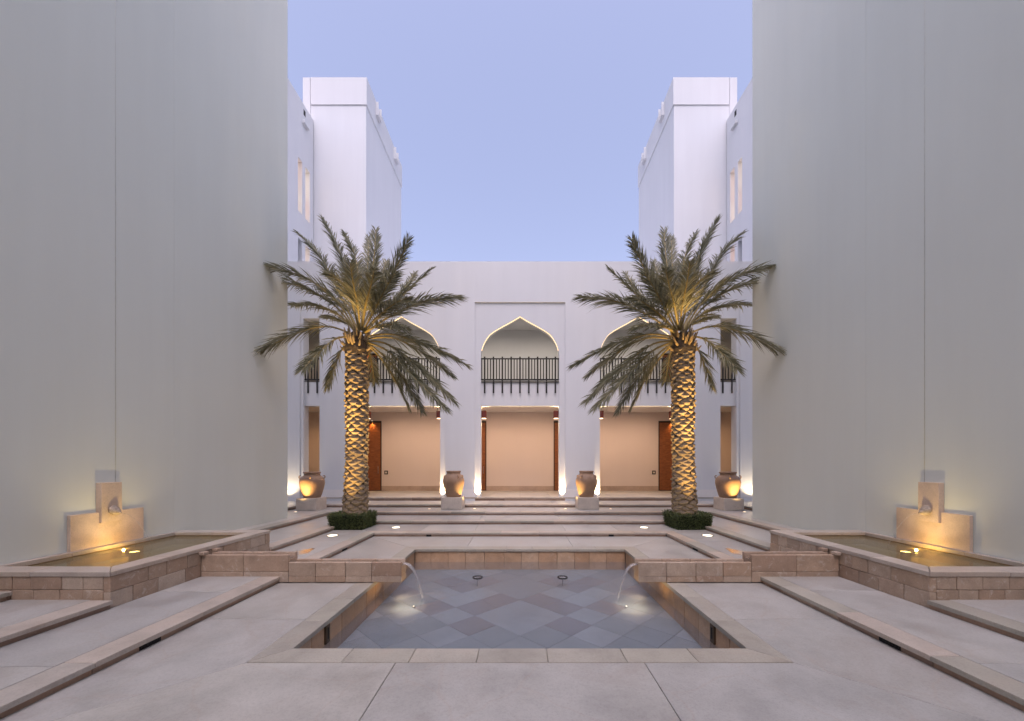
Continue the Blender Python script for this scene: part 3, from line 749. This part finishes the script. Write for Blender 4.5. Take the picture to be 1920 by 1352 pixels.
# railings
def railing(x0, x1, n, arcp, posts=None):
    y = PYN+.035; rl = None
    mb = MB(); mb.box(x0, x1, y-.03, y+.03, 6.86, 6.91, .004); rl = obj('balcony_railing', mb, METAL, arcp)
    mb = MB(); mb.box(x0, x1, y-.03, y+.03, 5.90, 5.97, .004); obj('bottom_rail', mb, METAL, rl)
    mb = MB(); mb.box(x0, x1, y-.035, y+.035, 5.835, 5.862, .003); obj('base_rail', mb, METAL, rl)
    ps = posts or [x0+(x1-x0)*(i+.42)/(n-.16) for i in range(n)]
    for p in ps:
        mb = MB(); mb.box(p-.035, p+.035, y-.055, y-.031, 5.32, 6.97, .003); obj('post', mb, METAL, rl)
    sp = ps[1]-ps[0]
    k = ps[0]-sp
    while k < x1:
        for f in (1/3, 2/3):
            b = k+sp*f
            if x0+.02 < b < x1-.02:
                mb = MB(); mb.box(b-.023, b+.023, y-.012, y+.012, 5.97, 6.86); obj('bar', mb, METAL, rl)
        k += sp
for bx in BAYS: railing(bx-HW+.004, bx+HW-.004, 9, arc)
for s in (-1, 1):
    xa, xb = sorted((s*9.03, s*9.745)); railing(xa, xb, 2, arc, posts=sorted((s*9.16, s*9.57)))
# LED line under each arch
for bx in BAYS:
    m0 = [p for p in arch if p[1] > 7.25]; vs = []; fs = []
    for x, z in m0:
        d = Vector((x, 0, z-7.6)).normalized()*.004
        for y in (PYN+.05, PYN+.085): vs += [(bx+x-d.x, y, z-d.z-.002), (bx+x-d.x*5, y, z-d.z*5-.002)]
    for i in range(len(m0)-1):
        q = i*4; fs += [(q+1, q+5, q+7, q+3), (q, q+4, q+5, q+1), (q+2, q+3, q+7, q+6), (q, q+2, q+6, q+4)]
    obj('light_strip', MB().add(vs, fs), LED, arc)
# sconces on the jambs, downlights in the ceilings
def sconce(jx, sg):
    xa, xb = sorted((jx, jx+sg*.22))
    mb = MB(); mb.box(xa, xb, FB-.17, FB+.13, 4.23, 4.56, .006); sc = obj('wall_lamp', mb, RED_SHADE, arc)
    mb = MB(); mb.box(xa+.02, xb-.02, FB-.15, FB+.11, 4.215, 4.229); obj('diffuser', mb, LENS_S, sc)
    light('SPOT', 'lamp_light', (jx+sg*.13, FB+.02, 4.60), 16.0, WARM, arc, (jx+sg*.25, FB+.25, 6), .06, 150, .8)
    light('SPOT', 'lamp_light', (jx+sg*.13, FB-.02, 4.20), 20.0, WARM, arc, (jx+sg*.13, FB+.15, 0), .06, 110, .8)
for bx in BAYS:
    sconce(bx-HW, 1); sconce(bx+HW, -1)
    for zc, pw, dy in ((5.02, 250.0, 19.6), (9.6, 215.0, 19.6)):
        mb = MB(); mb.lathe([(.0, -.012), (.045, -.012), (.06, -.004), (.06, 0)], bx, dy, zc, 16); dl = obj('ceiling_lamp', mb, STEEL, arc)
        for ddx in (-1.25, 1.25): light('SPOT', 'downlight', (bx+ddx, dy-.3, zc-.05), pw*.52, (1.0, .69, .48) if zc < 6 else (1.0, .84, .70), arc, (bx+ddx*.8, dy+.6, 0), .12, 165, .8)
for s in (-1, 1):
    light('SPOT', 'downlight', (s*10.6, 19.6, 4.95), 100.0, (1.0, .60, .30), arc, (s*10.6, 20, 0), .12, 160, 1.0)
    light('SPOT', 'downlight', (s*10.6, 19.6, 9.5), 45.0, (1.0, .64, .36), arc, (s*10.6, 20, 0), .12, 160, 1.0)

# ---------------------------------------------------------------- upper wings and towers behind the arcade
TY = 22.0
def off(px): return (CX-px)/F
XW = off(587.3)*TY
def zat(py, y): return HC+(CY-py)/F*y
for s in (-1, 1):
    sd = SIDE[s]
    def X(a, b): return tuple(sorted((s*a, s*b)))
    uw = thing('upper_wing', f'white upper wing with slit windows behind the arcade on the {sd}', 'building', (s*XW, 20, 11), 'upper wings')
    ztop = zat(225.4, TY)
    y1a, y1b = XW/off(558.8), XW/off(566.6); y2a, y2b = XW/off(572.6), XW/off(581.0)
    zu0, zu1 = zat(394, y1a), zat(293.4, y1a); zl0, zl1 = TOPZ+.0, zat(444.7, y1a)
    mb = MB(); th = .38
    def wb(ya, yb, za, zb): mb.box(*X(XW, XW+th), ya, yb, za, zb)
    wb(FB+.05, y1a, 10.8, ztop); wb(y1b, y2a, 10.8, ztop); wb(y2b, TY, 10.8, ztop)
    for ya, yb in ((y1a, y1b), (y2a, y2b)): wb(ya, yb, zl1, zu0); wb(ya, yb, zu1, ztop); wb(ya, yb, 10.8, zl0+.05)
    obj('wall', mb, PLASTER, uw)
    mb = MB(); mb.box(*X(XW+2.2, XW+2.3), FB+.05, TY, 10.8, ztop-.4); mb.box(*X(XW+th, XW+2.2), FB+.05, FB+.15, 10.8, ztop-.4); mb.box(*X(XW+th, XW+2.2), FB+.05, TY, ztop-.5, ztop-.4)
    mb.box(*X(XW+th, XW+2.2), FB+.15, TY, 14.4, 14.5)
    obj('room', mb, PLASTER_IN, uw)
    for i, (ya, yb, za, zb) in enumerate(((y1a, y1b, zu0, zu1), (y2a, y2b, zu0, zu1), (y2a, y2b, zl0+.05, zl1), (y1a, y1b, zl0+.05, zl1))):
        mb = MB(); f = .03; a0, a1 = XW+th-.06, XW+th-.03
        mb.box(*X(a0, a1), ya, ya+f, za, zb); mb.box(*X(a0, a1), yb-f, yb, za, zb); mb.box(*X(a0, a1), ya+f, yb-f, za, za+f); mb.box(*X(a0, a1), ya+f, yb-f, zb-f, zb)
        zm = za+(zb-za)*.42; mb.box(*X(a0, a1), ya+f, yb-f, zm-.02, zm+.02)
        w = obj('window', mb, m_dark if i == 9 else PLASTER, uw)
        mb = MB(); mb.box(*X(a1-.008, a1-.002), ya+f, yb-f, za+f, zb-f)
        gl = bpy.data.materials.get('lit_pane')
        if gl is None:
            gl, nt, n, l, b = mat('lit_pane'); gg = N(n, 'NewGeometry'); sp = N(n, 'SeparateXYZ'); l.new(gg.outputs['Position'], sp.inputs[0])
            wv = N(n, 'TexNoise', Scale=1.3, Detail=2.0); l.new(gg.outputs['Position'], wv.inputs[0])
            l.new(ramp(n, l, wv.outputs[0], [(.38, (.78,.40,.24)), (.62, (1.0,.76,.52))]), b.inputs['Emission Color']); b.inputs['Emission Strength'].default_value = 1.3; b.inputs['Roughness'].default_value = .2
        obj('pane', mb, gl if i < 3 else m_plain('dark_glass', (.30,.31,.36), .15), w)
    # scupper of the wing
    yy = XW/off(571); zz = zat(232, yy)
    mb = MB(); mb.box(*X(XW-.16, XW), yy-.26, yy+.26, zz-.16, zz, .01); obj('drain_spout', mb, PLASTER, uw)
    mb = MB(); mb.box(*X(XW-.003, XW+.05), yy-.1, yy+.1, zz+.42, zz+.72); obj('drain_hole', mb, GRILLE, uw)

    tw = thing('tower', f'white stair tower with parapet band rising behind the {sd} palm', 'tower', (s*9.5, TY, 11), 'towers behind the arcade')
    TX = off(687.5)*TY; TB = TX/off(753.9); tz = zat(144.5, TY); gz = zat(196, TY)
    mb = MB(); mb.box(*X(TX+.05, off(567.6)*TY), TY+.05, TB-.05, 10.7, tz-.2); obj('wall', mb, PLASTER, tw)
    mb = MB(); jx = off(581.8)*TY
    mb.box(*X(TX, jx-.012), TY, TB, gz, tz, .012); obj('parapet', mb, PLASTER, tw)
    mb = MB(); mb.box(*X(jx+.012, off(567.6)*TY), TY, TB-.3, gz-1.8, tz-.01, .012); obj('parapet', mb, PLASTER, tw)
    for px, py in ((707.5, 211), (740.5, 292.5)):
        yy = TX/off(px); zz = zat(py, yy)
        mb = MB(); mb.box(*X(TX-.17, TX+.01), yy-.28, yy-.22, zz-.40, zz+.40, .008); mb.box(*X(TX-.17, TX+.01), yy+.22, yy+.28, zz-.40, zz+.40, .008); mb.box(*X(TX-.17, TX+.01), yy-.22, yy+.22, zz-.40, zz-.33, .008)
        obj('drain_spout', mb, PLASTER, tw)
        mb = MB(); mb.box(*X(TX-.004, TX+.01), yy-.2, yy+.2, zz-.3, zz-.02); obj('drain_hole', mb, GRILLE, tw)

# ---------------------------------------------------------------- jars on plinths
def jar(s, ax, y, z, prof, label, lugs, lug_r, lug_h, rot, scale=1.0):
    x = s*ax
    j = thing('clay_jar', label, 'jar', (x, y, z))
    mb = MB(); mb.lathe(prof, x, y, z, 56); obj('body', mb, CLAY, j, True)
    for k in range(lugs):
        a = (rot + k*2*math.pi/lugs); a = a if s < 0 else math.pi-a
        d = Vector((math.cos(a), math.sin(a), 0)); pts = []
        for i in range(9):
            t = math.pi*i/8
            pts.append(Vector((x, y, z)) + d*(lug_r-.01+.065*math.sin(t)) + Vector((0, 0, lug_h+.055*math.cos(t))))
        mb = MB(); mb.tube(pts, .02, 8); obj('handle', mb, CLAY, j, True)
def fine(p):
    q = crom(p, 4); return [(max(r, .0), h) for r, h in q]
profA = fine([(.30,0),(.305,.03),(.335,.10),(.395,.30),(.44,.50),(.447,.62),(.43,.72),(.38,.80),(.315,.845),(.285,.87),(.278,.92)]) + [(.285,.935),(.31,.945),(.315,.975),(.30,1.0),(.265,1.0),(.25,.96),(.25,.80),(.30,.70)]
profB = fine([(.275,0),(.28,.02),(.30,.08),(.355,.30),(.405,.50),(.418,.63),(.395,.74),(.345,.83),(.29,.885),(.262,.92)]) + [(.262,.94),(.275,.975),(.285,1.0),(.285,1.03),(.27,1.035),(.245,1.03),(.235,.98),(.235,.80),(.28,.70)]
for s in (-1, 1):
    sd = SIDE[s]
    for (a0, a1, y0, y1, zt, which) in ((7.73, 8.49, 14.64, 15.46, .814, 'A'), (2.25, 3.06, 14.95, 15.82, .815, 'B')):
        xa, xb = sorted((s*a0, s*a1)); mb = MB(); mb.box(xa, xb, y0, y1, LV[3], zt, .012)
        o = obj('stone_plinth', mb, PLINTH)
        tag(o, f'square stone plinth under the {"glowing handled jar beside the "+sd+" wing" if which == "A" else "plain jar just "+sd+" of the centre bay"}', 'plinth', 'jar plinths')
    jar(s, 8.09, 15.05, .814, profA, f'round clay jar with loop handles lit gold, beside the {sd} wing', 4, .40, .80, .35)
    jar(s, 2.64, 15.38, .815, profB, f'tall clay jar half in shade on a plinth just {sd} of the centre bay', 4, .36, .80, -.95)

# ---------------------------------------------------------------- in-ground lamps
UP = []
def uplight(x, y, z, r, label, power, target, spot, col=WARM, lens=LENS, group='lamps set in the paving', size=.04, blend=.7):
    t = thing('ground_lamp', label, 'lamp', (x, y, z), group); UP.append(t)
    mb = MB(); mb.lathe([(r*.80, .004), (r, .006), (r*1.04, 0.0)], x, y, z, 32); obj('ring', mb, STEEL, t)
    mb = MB(); mb.lathe([(0, .0055), (r*.80, .004)], x, y, z, 32); obj('lens', mb, lens, t)
    light('SPOT', 'lamp_light', (x, y, z+.03), power, col, t, target, size, spot, blend)
for s in (-1, 1):
    sd = SIDE[s]
    uplight(s*5.23, 10.79, LV[1]+.002, .155, f'bright round floor lamp in front of the {sd} palm hedge', 330, (s*5.2, 11.85, 3.4), 64, YEL, blend=1.0)
    light('SPOT', 'lamp_light', (s*5.23, 10.79, LV[1]+.03), 1750, YEL, UP[-1], (s*5.2, 11.95, 5.6), .04, 25, 1.0)
    uplight(s*3.90, 12.16, LV[1]+.002, .145, f'bright round floor lamp beside the {sd} palm, towards the centre', 420, (s*4.66, 12.17, 5.0), 40, YEL, blend=1.0)
    uplight(s*8.28, 14.27, LV[3]+.002, .06, f'small floor lamp at the foot of the handled jar by the {sd} wing', 330, (s*8.08, 14.62, 1.62), 62, YEL, LENS_S, blend=1.0, size=.08)
    uplight(s*3.56, 15.20, LV[3]+.002, .06, f'small floor lamp beside the plain jar {sd} of centre, on its outer side', 6, (s*2.95, 15.4, 1.5), 50, YEL, LENS_S)
    uplight(s*1.80, 15.32, LV[3]+.002, .06, f'small floor lamp beside the plain jar {sd} of centre, on its inner side', 150, (s*2.40, 15.30, 1.50), 60, YEL, LENS_S, blend=.6, size=.08)
    for a, nm in ((1.90, 'edge of the centre bay'), (3.49, 'inner edge of the outer bay'), (7.28, 'outer edge of the outer bay')):
        uplight(s*a, SY[5]-.01, LV[5]+.002, .040, f'tiny floor lamp washing the wall at the {nm}, {sd} side', 330, (s*a, SY[5]+.065, 4.6), 80, (1.0,.68,.36), LENS_S, 'tiny lamps along the porch edge', .02)
    uplight(s*10.42, FY-.42, LV[4]+.002, .06, f'floor lamp washing the wall end behind the {sd} jar', 80, (s*10.2, FY-.03, 3.8), 110, (1.0,.78,.48), LENS_S, 'tiny lamps along the porch edge', .03)

# thin film of water lying on the paving behind each trough
for s in (-1, 1):
    pts = []
    for i in range(26):
        a = 2*math.pi*i/26; k = 1+.28*math.sin(3*a+1)+.16*math.sin(7*a)
        pts.append((s*(5.05+.30*k*math.cos(a)), 8.5+.55*k*math.sin(a), LV[1]+.0035))
    if s > 0: pts = pts[::-1]
    o = obj('puddle', MB().add(pts, [tuple(range(26))]), WATER_FILM); o['kind'] = 'structure'

# ---------------------------------------------------------------- palms
PX, PYc = 5.2, 12.17
def crop(x, y): return (460+x/3.557, 400+y/3.557)
# each frond: (points in the photo from heart to tip, depth of the tip, fullness)
FR = [
 ([(760,790),(705,560),(640,290),(520,45)], .5, 1.0), ([(750,790),(640,560),(500,290),(355,135)], .9, 1.0), ([(760,780),(755,520),(735,300),(665,135)], 1.0, .8),
 ([(775,780),(825,520),(858,300),(870,115)], .6, .9), ([(780,780),(800,500),(818,330),(820,160)], 1.6, .7), ([(785,790),(900,560),(1020,330),(1085,178)], -.5, 1.15),
 ([(795,790),(950,640),(1110,490),(1240,370)], 1.0, .8), ([(795,790),(940,640),(1060,500),(1130,398)], 1.9, .8), ([(800,800),(960,690),(1180,590),(1425,560)], -.8, 1.2),
 ([(745,800),(620,600),(400,430),(60,335)], -.5, 1.05), ([(740,800),(600,620),(350,480),(45,465)], .6, 1.0), ([(740,805),(640,690),(480,620),(305,610)], 1.6, .9),
 ([(730,815),(560,755),(360,790),(55,940)], -.9, 1.05), ([(720,820),(610,835),(500,920),(385,1040)], -1.9, .9), ([(715,850),(650,900),(600,1010),(550,1155)], -.6, .6),
 ([(820,820),(1000,810),(1260,900),(1475,1010)], -.2, 1.0), ([(820,835),(1000,835),(1200,940),(1375,1075)], .9, 1.0), ([(815,850),(960,880),(1180,1050),(1385,1250)], -1.0, 1.1),
 ([(815,860),(950,920),(1120,1090),(1330,1300)], -1.8, 1.0), ([(810,870),(900,930),(1040,1090),(1175,1310)], -.9, .8), ([(805,875),(880,940),(980,1080),(1085,1285)], .4, .75),
 ([(800,880),(830,940),(845,1020),(865,1125)], .9, .5),
 ([(760,780),(720,620),(660,480),(560,400)], -1.6, 1.0), ([(765,780),(750,620),(720,470),(700,330)], -1.9, 1.0), ([(775,780),(800,620),(840,470),(860,370)], -2.0, 1.0),
 ([(785,785),(860,650),(930,510),(1000,400)], -1.6, 1.0), ([(755,785),(690,660),(590,560),(500,500)], 2.0, .9), ([(790,790),(880,690),(1000,600),(1090,560)], -2.0, .9),
 ([(770,780),(780,640),(770,500),(760,340)], 1.8, .9),
 ([(790,800),(860,760),(960,740),(1070,760)], -2.3, .8), ([(745,800),(690,745),(600,700),(520,690)], 2.1, .8), ([(775,780),(850,600),(900,450),(940,320)], 1.6, .9),
]
def bez_pts(P, n):
    return crom(P, n)
def frond(s, spec, rr):
    pts2, dtip, full = spec
    pts = [crop(*p) for p in pts2]; m = len(pts)-1
    ctrl = []
    for i, (px, py) in enumerate(pts):
        t = i/m; y = PYc + dtip*(t**1.15); v = px_at(px, py, y); ctrl.append((abs(v.x)*s if False else v.x*(-s), v.y, v.z))
    line = [Vector(p) for p in crom(ctrl, 9)]
    L = sum((b-a).length for a, b in zip(line[:-1], line[1:]))
    mb = MB(); k = len(line)
    mb.tube(line, [.030*(1-i/(k-1))**.7+.004 for i in range(k)], 5, 1)
    nl = int(37*L*full**.4); acc = [0]
    for a, b in zip(line[:-1], line[1:]): acc.append(acc[-1]+(b-a).length)
    up = Vector((0, 0, 1))
    # a stable frame: the blade lies across the rachis, keel upward
    for i in range(nl):
        t = .13+.87*(i+.5+rr.uniform(-.35,.35))/nl; d = t*L; j = 0
        while j < k-2 and acc[j+1] < d: j += 1
        f = (d-acc[j])/max(acc[j+1]-acc[j], 1e-5); p = line[j].lerp(line[j+1], f)
        Tn = (line[j+1]-line[j]).normalized(); S = Tn.cross(up)
        if S.length < .15: S = Vector((1, 0, 0))
        S.normalize(); Nn = S.cross(Tn).normalized()
        env = min(1, (t-.06)/.22)*(1-.55*max(0, (t-.6)/.4)**1.8)
        for sg in (-1, 1):
            ll = (.71*full**.5)*env*rr.uniform(.86, 1.08)
            if t < .24: ll *= .55
            ang = rad(rr.gauss(40, 5) - 16*t); roll = rad(rr.gauss(12, 19))
            D = (Tn*math.cos(ang) + (S*sg*math.cos(roll)+Nn*math.sin(roll))*math.sin(ang)).normalized()
            wv = D.cross(Nn if rr.random() < .6 else S); 
            if wv.length < .1: wv = S
            wv = wv.normalized()*.5*(.030 if t > .24 else .012)
            mid = p+D*ll*.5+Vector((0,0,-.04*ll)); tip = p+D*ll*.97+Vector((0,0,-.20*ll))
            o = len(mb.v)
            mb.add([p-wv*.6, p+wv*.6, mid+wv, mid-wv, tip], [(0,1,2,3),(3,2,4)], 0)
    return mb

def stub_mesh():
    """one cut leaf base: a shield that swells outward and ends in a cut upper face"""
    w, h, d = .135, .125, .090
    rows = [(-1.0, .14, .0), (-.72, .50, .40), (-.42, .80, .78), (-.15, .97, .97), (-.02, 1.0, 1.0)]
    vs = []; fs = []; nc = 8
    for zf, wf, df in rows:
        for c in range(nc+1):
            u = c/nc*2-1
            vs.append((u*w*wf, -(d*df*(1-.75*u*u)), zf*h + .30*h*u*u*max(0, zf+1)))
    for r in range(len(rows)-1):
        for c in range(nc):
            q = r*(nc+1)+c; fs.append((q, q+1, q+nc+2, q+nc+1))
    nfaces = len(fs); o = len(vs)
    for c in range(nc+1):                     # the cut face slopes up and back into the trunk
        u = c/nc*2-1; vs.append((u*w*.98, -.012*(1-u*u), h*(.30+.50*(1-u*u))))
    top = (len(rows)-1)*(nc+1)
    for c in range(nc): fs.append((top+c, top+c+1, o+c+1, o+c))
    me = bpy.data.meshes.new('leaf_base'); me.from_pydata(vs, [], fs); me.materials.append(STUB); me.materials.append(CUT)
    for i, p in enumerate(me.polygons): p.material_index = 1 if i >= nfaces else 0; p.use_smooth = i < nfaces
    return me, vs, fs, nfaces
STUBS = [stub_mesh() for _ in range(1)]

for s in (-1, 1):
    sd = SIDE[s]; rr = random.Random(5)
    x0, y0 = s*PX, PYc; zb = LV[1]; ztop = 5.75
    pt = thing('palm_tree', f'date palm lit gold from below at the {sd} corner of the steps', 'palm tree', (x0, y0, zb), 'palms flanking the pool')
    def cen(z):
        f = (z-zb)/(ztop-zb); return x0 - s*(.012*math.sin(f*3.1)*4 - .0) - s*.05*f, y0
    def radius(z):
        f = (z-zb)/(ztop-zb); return .295+.045*math.exp(-f*9)+.012*math.sin(f*11)-.015*f
    zs = [zb+(ztop-zb)*i/30 for i in range(31)]; mb = MB()
    mb.tube([(*cen(z), z) for z in zs], [radius(z)-.01 for z in zs], 20); trunk = obj('trunk', mb, BARK, pt, True)
    me, svs, sfs, nf = STUBS[0]; rest = MB(); rows = int((ztop-zb-.2)/.100); per = 7; front = 0
    for r in range(rows):
        z = zb+.30+r*.100
        for c in range(per):
            a = 2*math.pi*((c+.5*(r % 2))/per) + r*.035 + rr.uniform(-.10, .10)
            if s > 0: a = math.pi-a
            cx, cy = cen(z); Rr = radius(z); sc = rr.uniform(.78, 1.16); zz = z+rr.uniform(-.032, .032)
            n = Vector((math.cos(a), math.sin(a), 0))
            M = Matrix.Translation((cx+n.x*(Rr-.012), cy+n.y*(Rr-.012), zz)) @ Matrix.Rotation(a+math.pi/2, 4, 'Z') @ Matrix.Rotation(rr.uniform(-.25,.25), 4, 'Y') @ Matrix.Diagonal((sc, rr.uniform(.8, 1.25), sc*rr.uniform(.9, 1.08), 1))
            view = Vector((-cx, -cy, 0)).normalized()
            if n.dot(view) > -.05 and front < 300:
                o = bpy.data.objects.new('leaf_base', me); C.objects.link(o); o.parent = trunk
                M.translation -= Vector((x0, y0, zb)); o.matrix_local = M; front += 1
            else:
                vv = [M @ Vector(v) for v in svs]; b = len(rest.v); rest.v += [tuple(v) for v in vv]
                rest.f += [tuple(i+b for i in f) for f in sfs]; rest.m += [1 if i >= nf else 0 for i in range(len(sfs))]
    obj('leaf_bases', rest, [STUB, CUT], trunk, True, kind='stuff')
    # heart of the crown: fibre and upright cut stalks
    cx, cy = cen(ztop); mb = MB()
    mb.lathe([(.33, -.25), (.36, -.05), (.34, .12), (.26, .32), (.14, .5), (.0, .58)], cx, cy, ztop, 18, 0)
    for i in range(70):
        a = rr.uniform(0, 2*math.pi); h = rr.uniform(-.12, .38); r0 = .30-.35*max(0, h); out = rr.uniform(.08, .24)
        n = Vector((math.cos(a), math.sin(a), 0)); p = Vector((cx, cy, ztop+h))+n*r0
        mb.tube([p, p+n*out*.6+Vector((0,0,.06)), p+n*out+Vector((0,0,.16+.3*max(0,h)))], [.045, .036, .018], 6, 1)
    crown = obj('crown', mb, [BARK, STUB], pt)
    for i, sp in enumerate(FR):
        obj('frond', frond(s, sp, random.Random(100+i)), [PALM_LEAF, RACHIS], crown)

    # clipped hedge round the foot of the palm
    hx0, hx1, hy0, hy1 = 4.75, 5.78, 11.69, 12.72
    hg = thing('clipped_hedge', f'low clipped square hedge around the foot of the {sd} palm', 'hedge', (x0, y0, zb), 'hedges round the palms')
    cxh = s*(hx0+hx1)/2; cyh = (hy0+hy1)/2; hw = (hx1-hx0)/2; H = .46
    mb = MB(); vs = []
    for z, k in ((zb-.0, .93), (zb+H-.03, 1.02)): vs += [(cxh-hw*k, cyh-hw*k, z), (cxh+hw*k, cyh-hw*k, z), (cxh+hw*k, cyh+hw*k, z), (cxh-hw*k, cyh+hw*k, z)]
    mb.add(vs, [(0,1,5,4),(1,2,6,5),(2,3,7,6),(3,0,4,7),(4,5,6,7)]); obj('dark_core', mb, HEDGE_CORE, hg)  # solid core, coloured near-black for the shade between the leaves
    mb = MB(); rh = random.Random(31)
    for i in range(9000):
        u, v = rh.uniform(-1, 1), rh.random(); face = rh.choices([0,1,2,3,4], [4,3,2,3,4])[0]
        k = .96+.09*v+.012*math.sin(u*9+v*5)
        if face == 4: p = Vector((rh.uniform(-1,1)*hw*1.04, rh.uniform(-1,1)*hw*1.04, H+.02*math.sin(u*7)+rh.uniform(-.03,.035))); n = Vector((0,0,1))
        else:
            n = [Vector((0,-1,0)), Vector((1,0,0)), Vector((0,1,0)), Vector((-1,0,0))][face]; tt = Vector((-n.y, n.x, 0))
            p = n*hw*k + tt*u*hw*k + Vector((0,0,.01+v*(H-.01))) + n*rh.uniform(-.02, .035)
        p += Vector((cxh, cyh, zb))
        d = (n+Vector((rh.gauss(0,.8), rh.gauss(0,.8), rh.gauss(.2,.8)))).normalized(); w = d.cross(Vector((rh.gauss(0,1), rh.gauss(0,1), rh.gauss(0,1)))).normalized()
        l_ = rh.uniform(.020, .046)
        mb.add([p, p+d*l_*.5+w*l_*.32, p+d*l_, p+d*l_*.5-w*l_*.32], [(0,1,2,3)])
    obj('foliage', mb, HEDGE, hg)
